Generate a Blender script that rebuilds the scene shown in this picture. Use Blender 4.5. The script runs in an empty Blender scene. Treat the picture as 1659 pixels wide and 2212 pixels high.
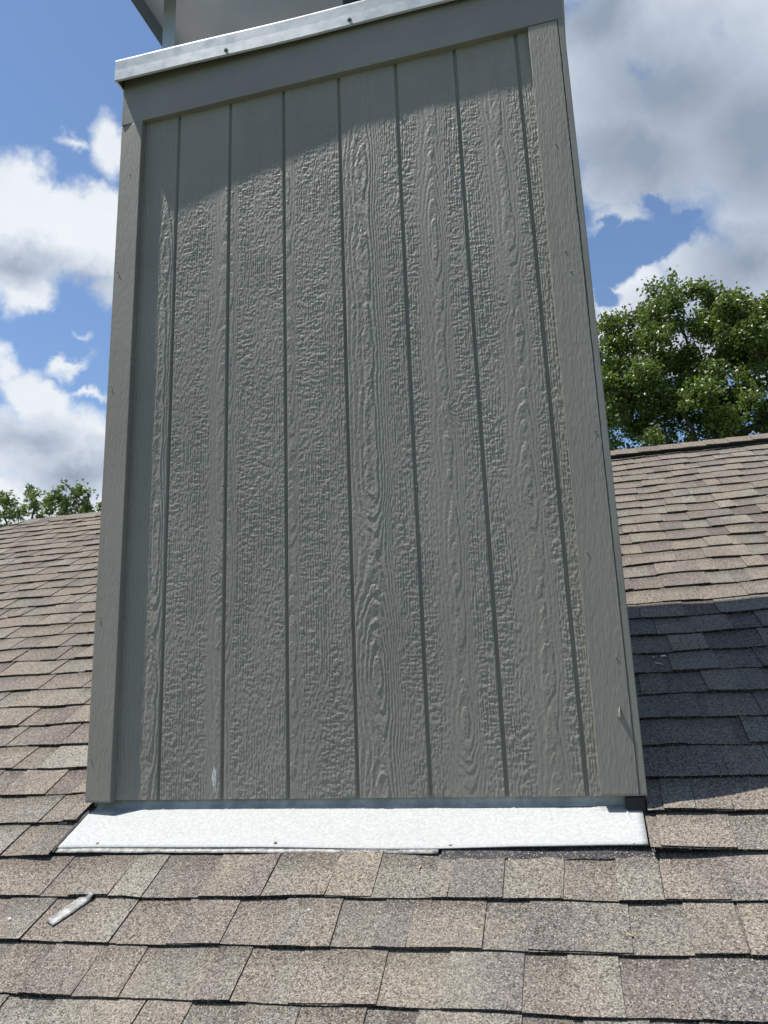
import bpy, math, random
import numpy as np
from mathutils import Vector, Matrix

# ---------------------------------------------------------------- camera
scene = bpy.context.scene
COL = scene.collection
CR = Vector((0.9657, 0.2569, -0.0371)); CU = Vector((0.0971, -0.2246, 0.9696)); CF = Vector((-0.2408, 0.94, 0.2418))
cam = bpy.data.cameras.new('camera'); camo = bpy.data.objects.new('camera', cam); COL.objects.link(camo)
camo.matrix_world = Matrix(((CR.x, CU.x, -CF.x, 0), (CR.y, CU.y, -CF.y, 0), (CR.z, CU.z, -CF.z, 0), (0, 0, 0, 1)))
cam.sensor_fit = 'VERTICAL'; cam.sensor_height = 36; cam.lens = 36 * 1675.9 / 2212
cam.clip_start = 0.05; cam.clip_end = 3000
scene.camera = camo
# ---------------------------------------------------------------- light and exposure
SUN = Vector((0.385, 0.112, -1.0)).normalized()          # direction the light travels
EL = math.asin(-SUN.z); AZ = math.atan2(-SUN.x, -SUN.y)   # where the sun stands
sun = bpy.data.lights.new('sun', 'SUN'); sun.energy = 5.0; sun.angle = math.radians(0.6); sun.color = (1, .955, .89)
suno = bpy.data.objects.new('sun', sun); COL.objects.link(suno)
suno.rotation_euler = SUN.to_track_quat('-Z', 'Y').to_euler()
scene.view_settings.view_transform = 'Standard'; scene.view_settings.look = 'None'
scene.view_settings.gamma = 1; scene.view_settings.use_curve_mapping = False
scene.view_settings.exposure = 0.48

# clouds: az, el, 2x2 matrix of each ellipse of the cloud map (directions in the sky)
ADD = [[0.21, 0.723, 8.668, -1.826, -5.679, -18.271], [0.301, 0.708, 12.387, -2.879, -5.357, -14.8], [0.2, 0.76, 7.411, -1.618, -5.409, -17.381], [0.089, 0.852, 5.152, -1.046, -3.056, -12.005], [0.348, 0.759, 6.623, -1.699, -3.922, -9.21], [-0.73, 0.601, 19.483, 1.911, 4.716, -24.169], [-0.685, 0.575, 15.803, -3.268, -1.568, -23.065], [-0.633, 0.584, 22.062, 1.499, 3.71, -26.269], [-0.645, 0.544, 13.008, -2.827, -2.019, -19.919], [-0.718, 0.532, 12.585, 1.103, 2.706, -16.317], [-0.713, 0.484, 18.155, 5.009, 11.165, -34.07], [-0.616, 0.509, 28.084, 1.662, 3.78, -31.407], [-0.631, 0.662, 36.582, 11.264, 8.578, -29.072], [-0.669, 0.66, 33.307, -15.105, -20.181, -110.325], [-0.737, 0.397, 42.708, 3.676, 4.209, -29.118], [-0.659, 0.416, 20.953, 10.556, 31.021, -59.799], [-0.704, 0.37, 18.873, -6.675, -8.742, -25.026], [-0.725, 0.314, 12.712, 1.009, 1.656, -16.922], [-0.668, 0.303, 10.832, -3.93, -5.7, -14.259], [-0.606, 0.268, 13.681, 0.673, 0.683, -14.822], [-0.694, 0.235, 6.163, 0.434, 0.977, -20.488], [-0.647, 0.447, 35.014, 16.423, 58.355, -122.455], [-0.637, 0.386, 39.591, 2.402, 18.114, -182.397], [0.092, 0.697, 10.674, -1.708, -2.13, -9.265], [0.072, 0.614, 22.921, -3.393, -7.868, -39.39], [0.143, 0.629, 8.591, -1.445, -4.728, -18.15], [0.243, 0.655, 7.208, -1.395, -2.616, -7.838], [0.288, 0.496, 9.384, -1.676, -2.525, -8.014], [0.093, 0.584, 27.284, -4.069, -7.261, -35.24], [0.092, 0.559, 30.721, 1.774, -3.271, -64.407], [0.115, 0.549, 40.982, -25.635, -37.684, -68.442], [0.156, 0.509, 20.214, 9.226, 12.054, -39.322], [0.101, 0.477, 15.457, 12.051, 13.371, -21.373], [0.189, 0.486, 14.497, 2.939, 2.1, -23.606], [0.156, 0.418, 7.312, -1.055, -4.08, -18.148], [0.06, 0.485, 55.155, -7.102, -8.95, -52.231], [0.226, 0.446, 9.847, -1.603, -4.079, -15.598]]
SUB = [[0.071, 0.544, 32.754, -4.516, -7.1, -37.683], [0.1, 0.552, 33.194, -4.894, -11.143, -54.578], [0.155, 0.557, 28.64, 2.168, -3.247, -65.552], [0.112, 0.534, 22.129, 9.882, 12.064, -44.561], [0.064, 0.514, 30.218, 7.835, 5.34, -40.537], [0.136, 0.586, 28.38, -42.361, -77.854, -73.873], [0.066, 0.484, 45.715, -39.573, -61.068, -81.964], [-0.688, 0.436, 20.107, -3.818, -8.441, -66.137], [0.072, 0.573, 73.314, -10.5, -16.499, -87.61]]
DARK = [[0.278, 0.607, 6.661, -1.296, -3.077, -8.741], [0.183, 0.681, 6.39, 0.188, -1.791, -11.121], [0.104, 0.762, 10.442, -1.92, -3.509, -14.713], [0.244, 0.488, 10.886, -1.878, -4.924, -17.396], [-0.721, 0.514, 19.998, 1.786, 8.333, -49.08], [-0.643, 0.511, 28.887, -3.538, -1.624, -63.314], [-0.7, 0.316, 27.125, 2.008, 4.448, -46.106], [-0.651, 0.288, 16.619, 1.015, 2.682, -40.144], [0.131, 0.631, 6.65, -1.092, -4.016, -15.261], [0.202, 0.43, 10.706, -1.683, -6.424, -26.525]]

world = bpy.data.worlds.new('World'); scene.world = world; world.use_nodes = True
nt = world.node_tree; N = nt.nodes; L = nt.links; N.clear()
def wn(t, **k):
    n = N.new(t)
    for a, b in k.items(): setattr(n, a, b)
    return n
def mth(op, a, b=None, c=None, clamp=False):
    n = wn('ShaderNodeMath', operation=op, use_clamp=clamp)
    for i, v in enumerate((a, b, c)):
        if v is None: continue
        if isinstance(v, (int, float)): n.inputs[i].default_value = v
        else: L.new(v, n.inputs[i])
    return n.outputs[0]
tc = wn('ShaderNodeTexCoord')
def wnoise(scale, detail, rough, off=0.0, stretch=(1, 1, 1)):
    mp = wn('ShaderNodeMapping'); mp.inputs['Location'].default_value = (off, off * .7, off * 1.3); mp.inputs['Scale'].default_value = stretch
    L.new(tc.outputs['Generated'], mp.inputs['Vector'])
    n = wn('ShaderNodeTexNoise'); n.inputs['Scale'].default_value = scale; n.inputs['Detail'].default_value = detail; n.inputs['Roughness'].default_value = rough
    L.new(mp.outputs[0], n.inputs['Vector']); return n
warp = wnoise(7, 6, .6, 3.1); warp2 = wnoise(26, 4, .6, 9.0)
sp = wn('ShaderNodeSeparateXYZ'); L.new(tc.outputs['Generated'], sp.inputs[0])
sw = wn('ShaderNodeSeparateColor'); L.new(warp.outputs['Color'], sw.inputs[0])
sw2 = wn('ShaderNodeSeparateColor'); L.new(warp2.outputs['Color'], sw2.inputs[0])
az0 = mth('ARCTAN2', sp.outputs[0], sp.outputs[1]); el0 = mth('ARCSINE', sp.outputs[2])
az = mth('ADD', az0, mth('ADD', mth('MULTIPLY', mth('SUBTRACT', sw.outputs[0], .5), .10), mth('MULTIPLY', mth('SUBTRACT', sw2.outputs[0], .5), .035)))
el = mth('ADD', el0, mth('ADD', mth('MULTIPLY', mth('SUBTRACT', sw.outputs[1], .5), .10), mth('MULTIPLY', mth('SUBTRACT', sw2.outputs[1], .5), .035)))
def field(lst):
    out = None
    for a, e, m00, m01, m10, m11 in lst:
        da = mth('SUBTRACT', az, a); de = mth('SUBTRACT', el, e)
        q1 = mth('MULTIPLY_ADD', da, m00, mth('MULTIPLY', de, m01)); q2 = mth('MULTIPLY_ADD', da, m10, mth('MULTIPLY', de, m11))
        r2 = mth('MULTIPLY_ADD', q1, q1, mth('MULTIPLY', q2, q2))
        w_ = min(1.0, max(.4, abs(m00 * m11 - m01 * m10) ** -.5 / .045))
        f = mth('MULTIPLY', mth('SUBTRACT', 1.0, mth('POWER', r2, .5)), w_)
        if out is None: out = f
        else:
            n = wn('ShaderNodeMath', operation='SMOOTH_MAX'); L.new(out, n.inputs[0]); L.new(f, n.inputs[1]); n.inputs[2].default_value = .12
            out = n.outputs[0]
    return out
fa = field(ADD); fs = field(SUB); fd = field(DARK)
bn = wnoise(9, 10, .62, 5.0); bn2 = wnoise(3.2, 9, .6, 11.0)
# away from the mapped sky, unseen noise clouds added to cut and neutralise ambient light
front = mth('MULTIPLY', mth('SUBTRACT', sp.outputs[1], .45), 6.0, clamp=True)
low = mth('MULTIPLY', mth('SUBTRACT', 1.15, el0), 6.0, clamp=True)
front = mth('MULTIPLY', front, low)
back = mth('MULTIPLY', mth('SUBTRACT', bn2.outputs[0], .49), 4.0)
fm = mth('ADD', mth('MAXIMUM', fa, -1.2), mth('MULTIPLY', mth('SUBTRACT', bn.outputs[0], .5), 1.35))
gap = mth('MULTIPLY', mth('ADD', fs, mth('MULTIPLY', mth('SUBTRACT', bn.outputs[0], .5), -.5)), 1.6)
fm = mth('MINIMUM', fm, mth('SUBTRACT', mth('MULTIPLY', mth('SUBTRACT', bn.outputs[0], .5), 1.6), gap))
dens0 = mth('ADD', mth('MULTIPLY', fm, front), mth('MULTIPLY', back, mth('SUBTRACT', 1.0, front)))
mr = wn('ShaderNodeMapRange', interpolation_type='SMOOTHSTEP'); mr.inputs['From Min'].default_value = -.12; mr.inputs['From Max'].default_value = .42
L.new(dens0, mr.inputs['Value']); mask = mr.outputs[0]
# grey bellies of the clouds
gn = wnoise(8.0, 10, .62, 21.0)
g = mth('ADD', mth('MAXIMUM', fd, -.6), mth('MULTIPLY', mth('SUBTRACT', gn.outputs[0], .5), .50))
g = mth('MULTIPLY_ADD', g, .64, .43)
g = mth('MAXIMUM', g, mth('MULTIPLY', mth('SUBTRACT', 1.0, front), .85))  # unseen clouds forced grey so the ambient light is lower and less blue
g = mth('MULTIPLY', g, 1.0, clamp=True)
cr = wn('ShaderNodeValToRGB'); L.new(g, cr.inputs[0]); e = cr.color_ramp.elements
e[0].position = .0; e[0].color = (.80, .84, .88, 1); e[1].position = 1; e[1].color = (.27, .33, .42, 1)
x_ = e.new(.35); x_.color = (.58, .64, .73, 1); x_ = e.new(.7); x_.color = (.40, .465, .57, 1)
sky = wn('ShaderNodeTexSky', sky_type='NISHITA'); sky.sun_disc = False; sky.sun_elevation = EL; sky.sun_rotation = AZ
sky.air_density = 1.0; sky.dust_density = .1; sky.ozone_density = 3.6
b1 = wn('ShaderNodeBackground'); b1.inputs[1].default_value = .112; L.new(sky.outputs[0], b1.inputs[0])
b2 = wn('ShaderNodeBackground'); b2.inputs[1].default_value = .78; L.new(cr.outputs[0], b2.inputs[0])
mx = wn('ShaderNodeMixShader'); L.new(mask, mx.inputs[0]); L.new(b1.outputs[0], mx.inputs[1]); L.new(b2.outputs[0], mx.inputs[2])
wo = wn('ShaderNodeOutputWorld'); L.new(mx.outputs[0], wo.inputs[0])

# ---------------------------------------------------------------- helpers
rng = np.random.default_rng(7); rnd = random.Random(11)
def mat(name, base=(.5, .5, .5), rough=.6, metal=0.0, spec=.5):
    m = bpy.data.materials.new(name); m.use_nodes = True
    b = m.node_tree.nodes['Principled BSDF']
    b.inputs['Base Color'].default_value = (*base, 1); b.inputs['Roughness'].default_value = rough; b.inputs['Metallic'].default_value = metal
    b.inputs['Specular IOR Level'].default_value = spec
    return m
class G:
    """small node-graph helper"""
    def __init__(s, m): s.m = m; s.t = m.node_tree; s.b = s.t.nodes['Principled BSDF']; s.tc = None
    def n(s, t, **k):
        n = s.t.nodes.new(t)
        for a, b in k.items(): setattr(n, a, b)
        return n
    def set(s, sock, v):
        if isinstance(v, bpy.types.NodeSocket): s.t.links.new(v, sock)
        else: sock.default_value = v
    def coord(s, scale=(1, 1, 1), rot=(0, 0, 0)):
        if not s.tc: s.tc = s.n('ShaderNodeTexCoord')
        m = s.n('ShaderNodeMapping'); s.t.links.new(s.tc.outputs['Object'], m.inputs[0]); m.inputs['Scale'].default_value = scale; m.inputs['Rotation'].default_value = rot
        return m.outputs[0]
    def noise(s, sc, det=3, ro=.55, co=None, out=0):
        n = s.n('ShaderNodeTexNoise'); n.inputs['Scale'].default_value = sc; n.inputs['Detail'].default_value = det; n.inputs['Roughness'].default_value = ro
        s.t.links.new(co if co else s.coord(), n.inputs[0]); return n.outputs[out]
    def vor(s, sc, out='Distance', co=None, feat='F1'):
        n = s.n('ShaderNodeTexVoronoi', feature=feat); n.inputs['Scale'].default_value = sc
        s.t.links.new(co if co else s.coord(), n.inputs[0]); return n.outputs[out]
    def mr(s, v, a, b, c, d):
        n = s.n('ShaderNodeMapRange'); s.set(n.inputs[0], v)
        for i, x in enumerate((a, b, c, d)): n.inputs[i + 1].default_value = x
        return n.outputs[0]
    def mix(s, f, a, b, mode='MIX'):
        n = s.n('ShaderNodeMix', data_type='RGBA', blend_type=mode); s.set(n.inputs[0], f); s.set(n.inputs[6], a); s.set(n.inputs[7], b); return n.outputs[2]
    def math(s, op, a, b):
        n = s.n('ShaderNodeMath', operation=op); s.set(n.inputs[0], a); s.set(n.inputs[1], b); return n.outputs[0]
    def bump(s, h, dist, st=1.0, prev=None):
        n = s.n('ShaderNodeBump'); n.inputs['Distance'].default_value = dist; n.inputs['Strength'].default_value = st
        s.t.links.new(h, n.inputs['Height'])
        if prev: s.t.links.new(prev, n.inputs['Normal'])
        s.t.links.new(n.outputs[0], s.b.inputs['Normal']); return n.outputs[0]
    def col(s, v): s.set(s.b.inputs['Base Color'], v)
    def rough(s, v): s.set(s.b.inputs['Roughness'], v)

def link(name, me, m=None, parent=None):
    o = bpy.data.objects.new(name, me); COL.objects.link(o)
    if m:
        for q in (m if isinstance(m, (list, tuple)) else [m]): me.materials.append(q)
    if parent: o.parent = parent
    return o
def mesh_obj(name, V, F, m, parent=None, smooth=False, inv=None, colors=None, midx=None):
    me = bpy.data.meshes.new(name); me.from_pydata([tuple(v) for v in V], [], [tuple(f) for f in F]); me.update()
    if smooth: me.polygons.foreach_set('use_smooth', [True] * len(me.polygons))
    if midx is not None: me.polygons.foreach_set('material_index', midx)
    if colors is not None:
        a = me.color_attributes.new('tint', 'FLOAT_COLOR', 'POINT'); a.data.foreach_set('color', np.asarray(colors, dtype=np.float32).ravel())
    return link(name, me, m, parent)
def fast_mesh(name, V, Q, m, parent=None, smooth=True, colors=None):
    """V (n,3), Q (k,4) numpy quads"""
    me = bpy.data.meshes.new(name); V = np.asarray(V, np.float32); Q = np.asarray(Q, np.int32)
    me.vertices.add(len(V)); me.vertices.foreach_set('co', V.ravel())
    w = Q.shape[1]
    me.loops.add(Q.size); me.loops.foreach_set('vertex_index', Q.ravel())
    me.polygons.add(len(Q)); me.polygons.foreach_set('loop_start', np.arange(0, Q.size, w, dtype=np.int32)); me.polygons.foreach_set('loop_total', np.full(len(Q), w, np.int32))
    me.polygons.foreach_set('use_smooth', np.full(len(Q), smooth, bool))
    if colors is not None:
        a = me.color_attributes.new('tint', 'FLOAT_COLOR', 'POINT'); a.data.foreach_set('color', np.asarray(colors, np.float32).ravel())
    me.update(calc_edges=True); me.validate()
    return link(name, me, m, parent)
def tag(o, label=None, cat=None, group=None, kind=None):
    if label: o['label'] = label
    if cat: o['category'] = cat
    if group: o['group'] = group
    if kind: o['kind'] = kind
    return o
def empty(name, loc=(0, 0, 0)):
    o = bpy.data.objects.new(name, None); COL.objects.link(o); o.location = loc; o.empty_display_size = .2
    return o
def under(o, root):
    """parent a mesh written in world coordinates under an Empty at its base"""
    o.parent = root; o.matrix_parent_inverse = Matrix.Translation(-Vector(root.location)); return o
def box(x0, x1, y0, y1, z0, z1, V=None, F=None):
    V = [] if V is None else V; F = [] if F is None else F; b = len(V)
    V += [(x0, y0, z0), (x1, y0, z0), (x1, y1, z0), (x0, y1, z0), (x0, y0, z1), (x1, y0, z1), (x1, y1, z1), (x0, y1, z1)]
    F += [tuple(b + i for i in f) for f in ((0, 3, 2, 1), (4, 5, 6, 7), (0, 1, 5, 4), (1, 2, 6, 5), (2, 3, 7, 6), (3, 0, 4, 7))]
    return V, F
def bevel(o, w=.001, seg=2):
    md = o.modifiers.new('edge', 'BEVEL'); md.width = w; md.segments = seg; md.limit_method = 'ANGLE'; return o
def vn(nv, nu, fv, fu, seed, octv=1, gain=.5, lac=2.0):
    """value noise on an nv x nu grid with fv x fu cells, 0-centred, about -1..1"""
    r = np.random.default_rng(seed); out = 0; amp = 1; tot = 0
    def wm(n, f):
        c = np.linspace(0, f, n, endpoint=False) ; i = np.floor(c).astype(int); t = c - i; t = t * t * (3 - 2 * t)
        return i, t
    for _ in range(octv):
        iv, tv = wm(nv, fv); iu, tu = wm(nu, fu)
        g = r.uniform(-1, 1, (int(fv) + 3, int(fu) + 3))
        a = g[iv][:, iu]; b = g[iv][:, iu + 1]; c = g[iv + 1][:, iu]; d = g[iv + 1][:, iu + 1]
        tu_ = tu[None]; tv_ = tv[:, None]
        out = out + amp * ((a * (1 - tu_) + b * tu_) * (1 - tv_) + (c * (1 - tu_) + d * tu_) * tv_)
        tot += amp; amp *= gain; fv *= lac; fu *= lac
    return out / tot * 1.0
# ---------------------------------------------------------------- materials
def paint_mat(name, base, rough=.42, vary=.10, fibre=True):
    m = mat(name, base, rough, spec=.4); g = G(m)
    c = g.mix(g.mr(g.noise(2.2, 5, .6), .3, .7, 0, 1), tuple(x * (1 - vary) for x in base) + (1,), tuple(x * (1 + vary) for x in base) + (1,))
    sp_ = g.mr(g.noise(160, 2, .5), .62, .75, 0, .25)
    run = g.mr(g.noise(1, 5, .65, g.coord((22, 22, 1.1))), .50, .72, 0, .30)
    c = g.mix(run, c, tuple(x * q for x, q in zip(base, (.80, .78, .74))) + (1,))
    g.col(g.mix(sp_, c, tuple(x * .72 for x in base) + (1,)))
    g.rough(g.mr(g.noise(35, 3), .3, .7, rough - .06, rough + .1))
    if fibre:
        f = g.noise(1.0, 3, .6, g.coord((420, 420, 26))); g.bump(f, .0007, .55)
    return m
SIDE = (.250, .236, .206)
M_side = paint_mat('grey_green_siding_paint', SIDE, .56)
M_trim = paint_mat('grey_green_trim_paint', (.232, .221, .194), .6)
def smooth_paint():
    m = mat('smooth_trim_paint', SIDE, .34); g = G(m)
    g.col(g.mix(g.mr(g.noise(3.5, 6, .65), .35, .7, 0, 1), (.20, .19, .168, 1), (.25, .238, .212, 1)))
    g.bump(g.noise(1, 3, .5, g.coord((30, 200, 240))), .0005, .35); g.rough(g.mr(g.noise(6, 4), .3, .7, .28, .5)); return m
M_frieze = smooth_paint()
M_wall = paint_mat('side_wall_paint', (.190, .180, .152), .5)

def metal_cover():
    m = mat('galvanised_cover_metal', (.45, .48, .50), .42, .35); g = G(m)
    g.col(g.mix(g.mr(g.noise(5, 5, .6), .3, .7, 0, 1), (.38, .41, .43, 1), (.47, .50, .52, 1)))
    g.rough(g.mr(g.noise(24, 4), .3, .7, .32, .48)); g.bump(g.noise(7, 3), .003, .35); return m
M_cover = metal_cover()
M_shroud = mat('brushed_shroud_metal', (.50, .51, .52), .42, .35); g = G(M_shroud)
g.rough(g.mr(g.noise(14, 4), .3, .7, .30, .46)); g.col(g.mix(g.mr(g.noise(3, 4), .3, .7, 0, 1), (.48, .52, .57, 1), (.58, .62, .67, 1))); g.bump(g.noise(4, 2), .004, .3)
M_black = mat('black_painted_metal', (.02, .02, .022), .45)
M_screw = mat('screw_head_metal', (.11, .115, .105), .5, .4)
def apron_mat():
    m = mat('galvanised_apron_metal', (.7, .73, .73), .7, 0); g = G(m)
    sc = g.vor(210, 'Color'); s1 = g.n('ShaderNodeSeparateColor'); g.t.links.new(sc, s1.inputs[0])
    n1 = g.noise(120, 4, .7)
    f = g.mr(g.math('ADD', g.math('MULTIPLY', s1.outputs[0], .45), n1), .35, 1.1, 0, 1)
    c = g.mix(f, (.34, .35, .345, 1), (.465, .478, .472, 1))
    c = g.mix(g.mr(g.noise(5, 5, .65), .55, .75, 0, .22), c, (.40, .40, .385, 1))
    g.col(c); g.rough(g.mr(s1.outputs[1], 0, 1, .6, .8)); g.bump(g.noise(2.6, 2), .004, .35); return m
M_apron = apron_mat(); M_apron.node_tree.nodes['Principled BSDF'].inputs['Specular IOR Level'].default_value = .15
M_upstand = mat('weathered_upstand_metal', (.33, .35, .36), .55, .3); g = G(M_upstand)
g.col(g.mix(g.mr(g.noise(16, 6, .7), .42, .62, 0, 1), (.25, .27, .275, 1), (.40, .42, .43, 1)))

def shingle_mat(name='asphalt_shingle_granules'):
    m = mat(name, (.2, .18, .16), .95, spec=.15); g = G(m)
    at = g.n('ShaderNodeAttribute', attribute_name='tint')
    v1 = g.vor(430, 'Color'); s1 = g.n('ShaderNodeSeparateColor'); g.t.links.new(v1, s1.inputs[0])
    v2 = g.vor(240, 'Color'); s2 = g.n('ShaderNodeSeparateColor'); g.t.links.new(v2, s2.inputs[0])
    val = g.math('ADD', g.mr(s1.outputs[0], 0, 1, .32, 1.46), g.mr(s2.outputs[0], 0, 1, -.24, .24))
    n_ = g.n('ShaderNodeCombineColor'); [g.t.links.new(val, n_.inputs[i]) for i in range(3)]
    c = g.mix(1.0, at.outputs['Color'], n_.outputs[0], 'MULTIPLY')
    # stray pale, ochre and rust granules
    c = g.mix(g.mr(s1.outputs[1], .90, .97, 0, .75), c, (.46, .43, .36, 1))
    c = g.mix(g.mr(s1.outputs[2], .93, .98, 0, .55), c, (.34, .25, .12, 1))
    c = g.mix(g.mr(s2.outputs[1], .90, .95, 0, .7), c, (.035, .033, .036, 1))
    c = g.mix(g.mr(g.noise(9, 5, .65), .5, .75, 0, .28), c, (.13, .125, .125, 1))
    c = g.mix(g.mr(g.noise(2.1, 4, .6), .5, .7, 0, .18), c, (.26, .24, .2, 1))
    g.col(c)
    h = g.math('ADD', s1.outputs[0], g.math('MULTIPLY', g.noise(60, 3), .8)); g.bump(h, .0014, .8)
    return m
M_shingle = shingle_mat()
M_asphalt = mat('bare_asphalt', (.018, .018, .022), .7)
M_film = mat('clear_release_film', (.36, .36, .36), .5, spec=.4); g = G(M_film)
g.col(g.mix(g.mr(g.noise(60, 4, .7), .42, .62, 0, 1), (.16, .155, .145, 1), (.36, .36, .35, 1)))
M_print = mat('dark_print', (.04, .04, .05), .5)
M_leaf = None
def leaf_mat(name, a, b):
    m = mat(name, a, .38, spec=.55); g = G(m)
    at = g.n('ShaderNodeAttribute', attribute_name='tint')
    g.col(g.mix(1.0, at.outputs['Color'], g.mix(g.mr(g.noise(1.2, 3), .35, .65, 0, 1), (*a, 1), (*b, 1)), 'MULTIPLY'))
    tr = g.n('ShaderNodeBsdfTranslucent'); tr.inputs[0].default_value = (.22, .34, .05, 1)
    ms = g.n('ShaderNodeMixShader'); ms.inputs[0].default_value = .22
    out = g.t.nodes['Material Output']; g.t.links.new(g.b.outputs[0], ms.inputs[1]); g.t.links.new(tr.outputs[0], ms.inputs[2]); g.t.links.new(ms.outputs[0], out.inputs[0])
    return m
M_bark = mat('bark', (.085, .072, .06), .9); g = G(M_bark)
g.col(g.mix(g.noise(14, 4, .6), (.05, .042, .035, 1), (.15, .13, .11, 1)))

# ---------------------------------------------------------------- roof frame of reference
P = math.radians(30.26); CP, SP = math.cos(P), math.sin(P); CC = 1.33; TILT = .0215
def rp(x, s, h=0.0):
    """point on the roof: x across, s up the slope, h above the deck"""
    return np.array([x, s * CP + (CC - h) * SP, s * SP - (CC - h) * CP])
def yz(x, s, h):
    return np.stack([x, s * CP + (CC - h) * SP, s * SP - (CC - h) * CP], -1)
RIDGE = 5.50; EXPO = .1405; S0 = 1.42
def surf(x, s):
    t = ((s - TILT * x - S0) / EXPO) % 1.0
    return .0134 - .0086 * t + float(buckle(x, s))
def course_s(k, x): return S0 + EXPO * k + TILT * x
def buckle(x, s):
    return (.0022 * np.sin(x * 5.1 + s * 3.3) + .0018 * np.sin(x * 11.7 - s * 7.1 + 1.3) + .0012 * np.sin(x * 23 + s * 17))

# ---------------------------------------------------------------- ground and house
gm = mat('lawn_grass', (.06, .09, .03), .9); g = G(gm); g.col(g.mix(g.noise(.6, 6, .6), (.04, .065, .02, 1), (.09, .12, .045, 1)))
V = [(-1500, -1500, -4.4), (1500, -1500, -4.4), (1500, 1500, -4.4), (-1500, 1500, -4.4)]
tag(mesh_obj('ground', V, [(0, 1, 2, 3)], gm), kind='structure')

house = empty('house', (0, 2.6, -4.4))
tag(house, 'brown and grey shingled house roof rising to a ridge behind the chimney', 'house')
BRK = mat('tan_brick', (.30, .20, .14), .85); g = G(BRK); bt = g.n('ShaderNodeTexBrick'); g.t.links.new(g.coord((1, 1, 1), (math.pi / 2, 0, 0)), bt.inputs[0])
bt.inputs['Scale'].default_value = 4.5; bt.inputs['Color1'].default_value = (.30, .19, .13, 1); bt.inputs['Color2'].default_value = (.24, .15, .10, 1); bt.inputs['Mortar'].default_value = (.36, .34, .31, 1); g.col(bt.outputs[0])
ry, rz = rp(0, RIDGE)[1:]
EAVE = -1.6
ey, ez = rp(0, EAVE)[1:]
by = 2 * ry - ey
XL = -4.55 - (RIDGE - EAVE) * CP; XR = 6.0
V, F = box(XL + .5, XR - .5, ey + .5, by - .5, -4.4, ez - .12); under(mesh_obj('wall', V, F, BRK), house)

# deck: closed low solid below the shingles (front, back, hip)
top = [(-4.55, ry, rz - .02), (XR, ry, rz - .02 + 0)]
def P3(x, s): return tuple(rp(x, s, -.012))
V = [P3(XL, EAVE), P3(XR, EAVE), P3(XR, RIDGE), P3(-4.55, RIDGE), (XL, by, ez), (XR, by, ez), (XL, ey, ez - .12), (XR, ey, ez - .12), (XL, by, ez - .12), (XR, by, ez - .12)]
F = [(0, 1, 2, 3), (3, 2, 5, 4), (0, 3, 4), (1, 5, 2), (6, 7, 1, 0), (9, 8, 4, 5), (8, 6, 0, 4), (7, 9, 5, 1), (6, 8, 9, 7)]
C = np.tile([.17, .155, .135, 1], (len(V), 1))
under(mesh_obj('roof_deck', V, F, M_shingle, colors=C), house)

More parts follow.
